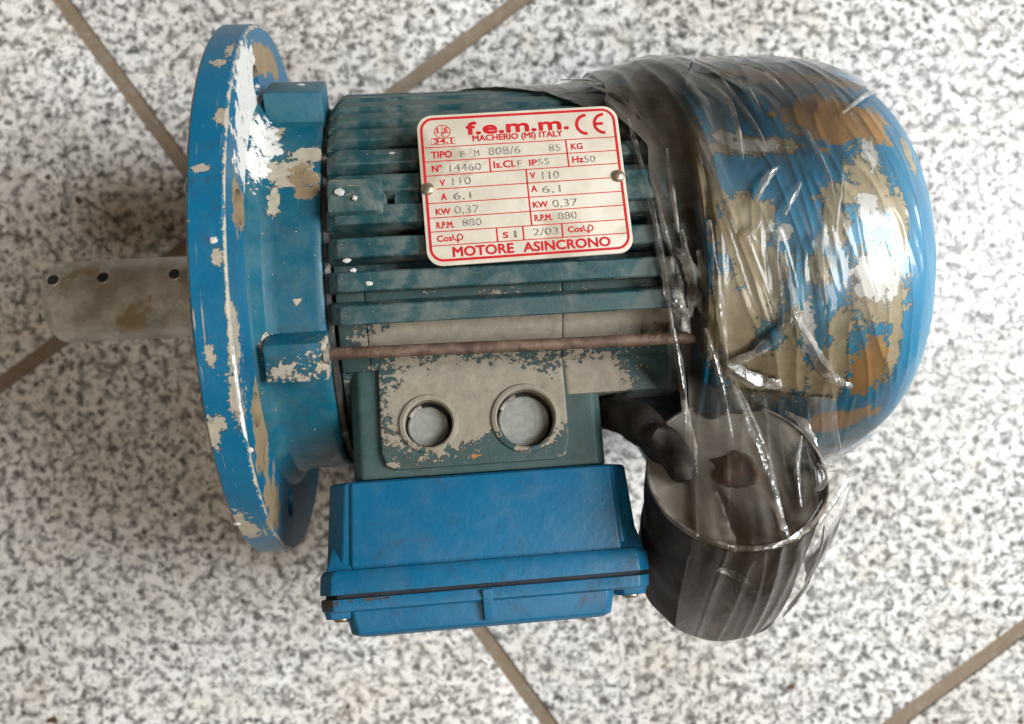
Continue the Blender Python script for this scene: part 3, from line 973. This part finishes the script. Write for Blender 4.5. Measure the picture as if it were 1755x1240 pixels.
def ridged(x, y, z):
    return 1.0 - abs(mnoise.noise((x, y, z))) * 2.0


def film_R(a, th):
    t = min(max((th - 15) / 50, 0), 1)
    a_s = 146 - 34 * t * t * (3 - 2 * t)               # on the far side the film spans the step like a tent
    if a < a_s:
        b = 75.0
    elif a < 154:
        t = (a - a_s) / (154 - a_s)
        b = 75.0 + 8.4 * t * t * (3 - 2 * t)
    else:
        b = cover_R(min(a, 237.9)) + 1.1
    arc = th * 1.43
    q_ = a + arc * 0.22                                  # folds run round the drum on a slant
    k = 0.9 * max(ridged(q_ * 0.055, arc * 0.011, 1.0), 0) ** 5 + 0.5 * max(ridged(q_ * 0.12, arc * 0.02, 4.0), 0) ** 6
    k += 0.35 * mnoise.noise((a * 0.05, arc * 0.05, 7.0)) + 0.12 * mnoise.noise((a * 0.2, arc * 0.15, 2.0))
    return b + 0.5 + 0.6 * max(k, -0.3)


def film_edge(th):
    """axial position of the film's torn edge at each angle"""
    pts = [(-100, 150), (-60, 143), (-35, 140), (-10, 138), (5, 134), (20, 131), (30, 132), (45, 122), (58, 108), (72, 88), (90, 70), (120, 70)]
    for (t0, a0), (t1, a1) in zip(pts, pts[1:]):
        if t0 <= th <= t1:
            return a0 + (a1 - a0) * (th - t0) / (t1 - t0)
    return 140


nt, na = 260, 170
vs, fs = [], []
for i in range(nt + 1):
    th = -95 + 205 * i / nt
    a0 = film_edge(th) + 1.2 * mnoise.noise((th * 0.15, 0, 5))
    a1 = 231 + 3.0 * mnoise.noise((th * 0.06, 3, 5))
    for j in range(na + 1):
        a = a0 + (a1 - a0) * j / na
        R = film_R(a, th)
        vs.append(P(a, th, R))
for i in range(nt):
    for j in range(na):
        k = i * (na + 1) + j
        fs.append((k, k + 1, k + na + 2, k + na + 1))
make("wrap", vs, fs, M['film'], film, smooth=180)

# several layers gathered over the step between frame and fan cover
nb = 36
vs, fs = [], []
for i in range(nt + 1):
    th = -70 + 165 * i / nt
    a0 = max(film_edge(th) + 4.5, 127) + 2.0 * mnoise.noise((th * 0.08, 2, 8))
    a1 = 157.5 + 4.0 * mnoise.noise((th * 0.05, 4, 8)) + (8 if th > 50 else 0) * min((th - 50) / 20, 1)
    for j in range(nb + 1):
        a = a0 + (a1 - a0) * j / nb
        k = 0.8 * max(ridged(a * 0.10 + th * 0.03, th * 0.02, 6.0), 0) ** 4
        vs.append(P(a, th, film_R(a, th) + 0.9 + k))
for i in range(nt):
    for j in range(nb):
        k = i * (nb + 1) + j
        fs.append((k, k + 1, k + nb + 2, k + nb + 1))
make("wrap_layers", vs, fs, M['band'], film, smooth=180)

mw = film.matrix_world.inverted()


def W2F(p):
    return tuple(mw @ (Vector(p) * MM) / MM)


def F2W(p):
    return film.matrix_world @ (Vector(p) * MM) / MM


# the sheet pulled from the fan cover over the capacitor's wired end and down its side
cx_ = axis.cross(Vector((0, 0, 1))).normalized()         # across the can
if cx_.x < 0:
    cx_ = -cx_
co_ = axis.cross(cx_).normalized()                       # towards the outer rim
if co_.y > 0:
    co_ = -co_
ns, ntt = 110, 130
vs, fs = [], []
for i in range(ns + 1):
    s = i / ns
    cover_a = 146 + 50 * s
    rowA = F2W(P(cover_a, -30 - 6 * s, film_R(cover_a, -32) + 0.8))
    ang = rad(-38 + 118 * s)
    rim = top + co_ * (29.3 * math.cos(ang)) + cx_ * (29.3 * math.sin(ang)) + axis * 1.2
    if s > 0.8:
        rim = rim + (cx_ * 6 + co_ * 2) * ((s - 0.8) / 0.2)
    low = foot + co_ * (29.5 * math.cos(ang)) + cx_ * (29.5 * math.sin(ang)) + axis * (3 + 14 * s + 6 * mnoise.noise((s * 6, 0, 0)))
    for j in range(ntt + 1):
        t = j / ntt
        if t < 0.55:
            k = t / 0.55
            p = rowA.lerp(rim, k)
            p.z -= 5.0 * math.sin(math.pi * k) * (0.5 + 0.5 * s)
        else:
            k = (t - 0.55) / 0.45
            p = rim.lerp(low, k)
            p += (co_ * math.cos(ang) + cx_ * math.sin(ang)) * (2.5 * math.sin(math.pi * k))
        w_ = 1.5 * max(ridged(s * 4.2 + 0.5 * t, t * 0.5, 9), 0) ** 3 + 0.9 * max(ridged(s * 9.0 + t, t * 1.0, 2), 0) ** 3
        w_ += 0.5 * mnoise.noise((s * 5, t * 5, 1))
        fade = min(1, t * 8)
        up = Vector((0, 0, 1)) if t < 0.55 else (co_ * math.cos(ang) + cx_ * math.sin(ang))
        vs.append(W2F(p + up * (w_ * 1.1 * fade)))
for i in range(ns):
    for j in range(ntt):
        k = i * (ntt + 1) + j
        fs.append((k, k + 1, k + ntt + 2, k + ntt + 1))
make("sheet", vs, fs, M['film2'], film, smooth=180)


# loose milky flap of film standing off the can's outer side
OUT = [(179.3, -66.8, 189.5), (189.4, -71.4, 185.4), (184.3, -91.3, 176.9), (177.1, -117.1, 162.2), (164.8, -136.3, 149.1)]
INN = [(176.5, -68.5, 191.3), (175.7, -75.9, 192.2), (169.7, -86.9, 191.7), (162.6, -107.6, 177.0), (152.1, -131.8, 154.0)]
o_, i_ = spline(OUT, 14), spline(INN, 14)
vs, fs = [], []
for k, (p, q2) in enumerate(zip(o_, i_)):
    for j in range(15):
        t = j / 14
        b_ = q2.lerp(p, t)
        b_.z += 1.6 * mnoise.noise((t * 4 + k * 0.05, k * 0.03, 3)) + 1.2 * max(ridged(t * 2.2, k * 0.03, 8), 0) ** 3
        vs.append(tuple(b_))
for k in range(len(o_) - 1):
    for j in range(14):
        fs.append((k * 15 + j, k * 15 + j + 1, (k + 1) * 15 + j + 1, (k + 1) * 15 + j))
make("flap", vs, fs, M['flap'], film, smooth=180)


def fold(pts, width, n=7, tw=0.35):
    """a gathered pleat of film: a narrow strip standing in a V along its path (points in film space)"""
    path = [p + Vector((0, p.y, p.z - 100)).normalized() * 1.5 for p in spline(pts, n)]
    vs, fs = [], []
    for i, p in enumerate(path):
        d = (path[min(i + 1, len(path) - 1)] - path[max(i - 1, 0)]).normalized()
        nr = Vector((0, p.y, p.z - 100)).normalized()
        sd = d.cross(nr).normalized()
        w_ = width * (0.35 + 0.65 * math.sin(math.pi * (0.06 + 0.88 * i / (len(path) - 1)))) * (1 + 0.5 * mnoise.noise((i * 0.35, p.x, 1)))
        lean = tw * mnoise.noise((i * 0.2, p.y * 0.1, 2))
        vs += [tuple(p - sd * w_ * 0.5), tuple(p - sd * w_ * 0.22 + nr * w_ * 0.30), tuple(p + nr * w_ * 0.45 + sd * w_ * lean),
               tuple(p + sd * w_ * 0.22 + nr * w_ * 0.30), tuple(p + sd * w_ * 0.5)]
    for i in range(len(path) - 1):
        for j in range(4):
            fs.append((i * 5 + j, i * 5 + j + 1, (i + 1) * 5 + j + 1, (i + 1) * 5 + j))
    make("fold", vs, fs, M['fold'], film, smooth=60)


FOLDS = [
    (2.6, [(139.0, -0.1, 177.0), (137.9, -7.6, 176.6), (140.9, -15.3, 175.5), (145.2, -19.6, 174.5)]),
    (2.2, [(140.3, 1.7, 177.0), (144.0, -1.3, 177.0), (147.1, -11.8, 176.1), (150.1, -19.5, 174.5)]),
    (2.0, [(144.6, -0.4, 177.0), (146.2, -9.9, 176.4), (145.2, -19.3, 174.6)]),
    (1.8, [(143.3, 8.2, 176.6), (144.6, -0.4, 177.0), (149.1, -8.2, 176.6)]),
    (2.2, [(148.6, 1.3, 177.0), (150.1, -8.2, 176.6), (150.6, -17.7, 174.9)]),
    (3.4, [(155.2, -35.4, 176.9), (164.6, -32.2, 178.4), (171.9, -26.5, 180.4), (177.0, -21.6, 181.9)]),
    (3.4, [(175.7, -19.3, 182.5), (183.0, -30.9, 178.8), (191.6, -41.2, 174.0), (199.9, -45.3, 171.0)]),
    (3.0, [(154.8, -35.4, 177.0), (165.7, -41.1, 174.1), (174.9, -43.1, 172.9)]),
    (2.4, [(150.0, 9.7, 184.1), (150.9, -7.0, 184.4), (153.4, -23.6, 181.3), (155.7, -37.0, 176.2)]),
    (2.0, [(172.1, 5.9, 184.5), (170.5, -4.3, 184.6), (172.3, -17.3, 182.9), (172.4, -32.2, 178.3)]),
    (3.4, [(173.2, -0.7, 184.7), (174.2, -13.7, 183.6), (175.6, -24.9, 181.0)]),
    (2.6, [(186.3, 5.2, 184.5), (184.9, -3.1, 184.6), (186.9, -18.0, 182.8)]),
    (2.4, [(189.3, 4.1, 184.6), (189.7, -7.1, 184.4)]),
    (2.0, [(165.4, 14.7, 183.4), (170.3, 22.2, 181.7), (174.9, 26.0, 180.6)]),
    (1.8, [(174.5, 10.5, 184.1), (179.3, 17.9, 182.8), (181.3, 20.7, 182.1)]),
    (1.6, [(161.4, 3.6, 184.6), (166.7, 8.9, 184.2)]),
    (1.6, [(156.0, 64.6, 154.8), (164.1, 53.0, 166.1), (164.6, 41.1, 174.0), (163.7, 28.5, 179.8)]),
    (1.6, [(161.4, 71.5, 145.4), (172.0, 57.9, 161.8), (173.7, 45.3, 171.6)]),
    (1.4, [(164.2, 74.1, 143.8), (180.7, 63.4, 156.2), (185.1, 54.7, 164.7)]),
    (1.4, [(166.0, 61.0, 158.7), (170.4, 40.9, 174.2), (172.3, 32.2, 178.3)]),
    (1.4, [(187.5, 38.0, 175.7), (190.3, 25.3, 180.8), (191.5, 15.4, 183.3)]),
    (1.4, [(195.9, 23.1, 181.3), (192.0, 11.6, 183.9), (190.8, 4.1, 184.6)]),
    (1.6, [(202.0, 44.4, 171.3), (215.6, 52.5, 161.8), (224.2, 55.5, 153.9)]),
    (1.6, [(133.0, 27.4, 171.9), (134.9, 11.5, 176.1), (136.7, -3.8, 176.9), (139.4, -22.7, 173.6)]),
    (1.4, [(135.4, 27.3, 172.0), (137.0, 13.3, 175.8), (139.8, -0.2, 177.0)]),
    (1.4, [(142.3, 35.5, 168.3), (141.8, 21.0, 174.1), (142.2, 7.3, 176.7)]),
    (1.2, [(131.9, 47.6, 160.5), (132.5, 36.0, 168.1), (134.1, 21.3, 174.0)]),
    (1.2, [(121.5, 66.0, 139.7), (129.7, 58.6, 150.0), (136.9, 47.4, 160.7)]),
    (1.2, [(113.8, 68.8, 134.6), (125.7, 65.7, 140.1), (141.1, 55.1, 153.8)]),
    (2.8, [(151.9, -36.4, 186.1), (155.3, -52.5, 192.4), (158.7, -68.0, 197.7), (161.0, -85.0, 205.0)]),
    (2.0, [(153.7, -38.4, 186.2), (159.4, -58.1, 192.8), (160.5, -76.3, 200.9), (160.0, -82.4, 204.9)]),
    (1.8, [(146.9, -23.3, 183.6), (150.0, -38.1, 185.9), (151.3, -56.1, 190.1)]),
    (2.4, [(143.4, -71.7, 195.4), (144.1, -80.4, 200.5), (145.1, -87.0, 205.6)]),
    (1.6, [(173.2, -57.5, 191.0), (169.1, -67.3, 195.6), (167.9, -77.2, 199.6)]),
    (2.4, [(179.3, -68.5, 192.5), (187.5, -69.0, 187.2), (189.7, -73.1, 185.4), (177.0, -84.8, 191.3)]),
    (2.4, [(174.2, -51.5, 176.0), (177.9, -55.1, 181.4), (180.5, -62.3, 184.6)]),
    (2.4, [(143.3, -95.2, 193.4), (149.8, -98.4, 189.9), (156.2, -103.1, 184.5)]),
    (2.2, [(140.7, -45.4, 178.1), (139.9, -55.9, 185.0), (139.3, -65.9, 191.0)]),
    (2.0, [(136.9, -22.7, 182.8), (138.8, -37.6, 182.9), (139.2, -52.4, 183.0)]),
    (1.6, [(156.3, -87.1, 205.6), (167.0, -83.7, 201.5), (177.0, -77.0, 194.3)])
]
for w_, pts in FOLDS:
    fold(pts, w_ * (1.25 if pts[0][2] != 177.0 else 1.9))


# ------------------------------------------------------------------ a crumb of plaster on the floor
rg = random.Random(5)
vs, fs = tube([(-207.2, 164.0, 0.1), (-207.1, 164.6, 0.9), (-206.9, 165.3, 1.3), (-206.8, 166.0, 0.9), (-206.7, 166.5, 0.3)],
              lambda t: 0.4 + 1.1 * math.sin(math.pi * t), 10)
vs = [(x + rg.uniform(-.25, .25), y + rg.uniform(-.25, .25), max(z, 0.02)) for x, y, z in vs]
crumb = make("plaster_crumb", vs, fs, M['drop'])
tag(crumb, "tiny white plaster crumb on the tile near the upper left joint", "crumb")
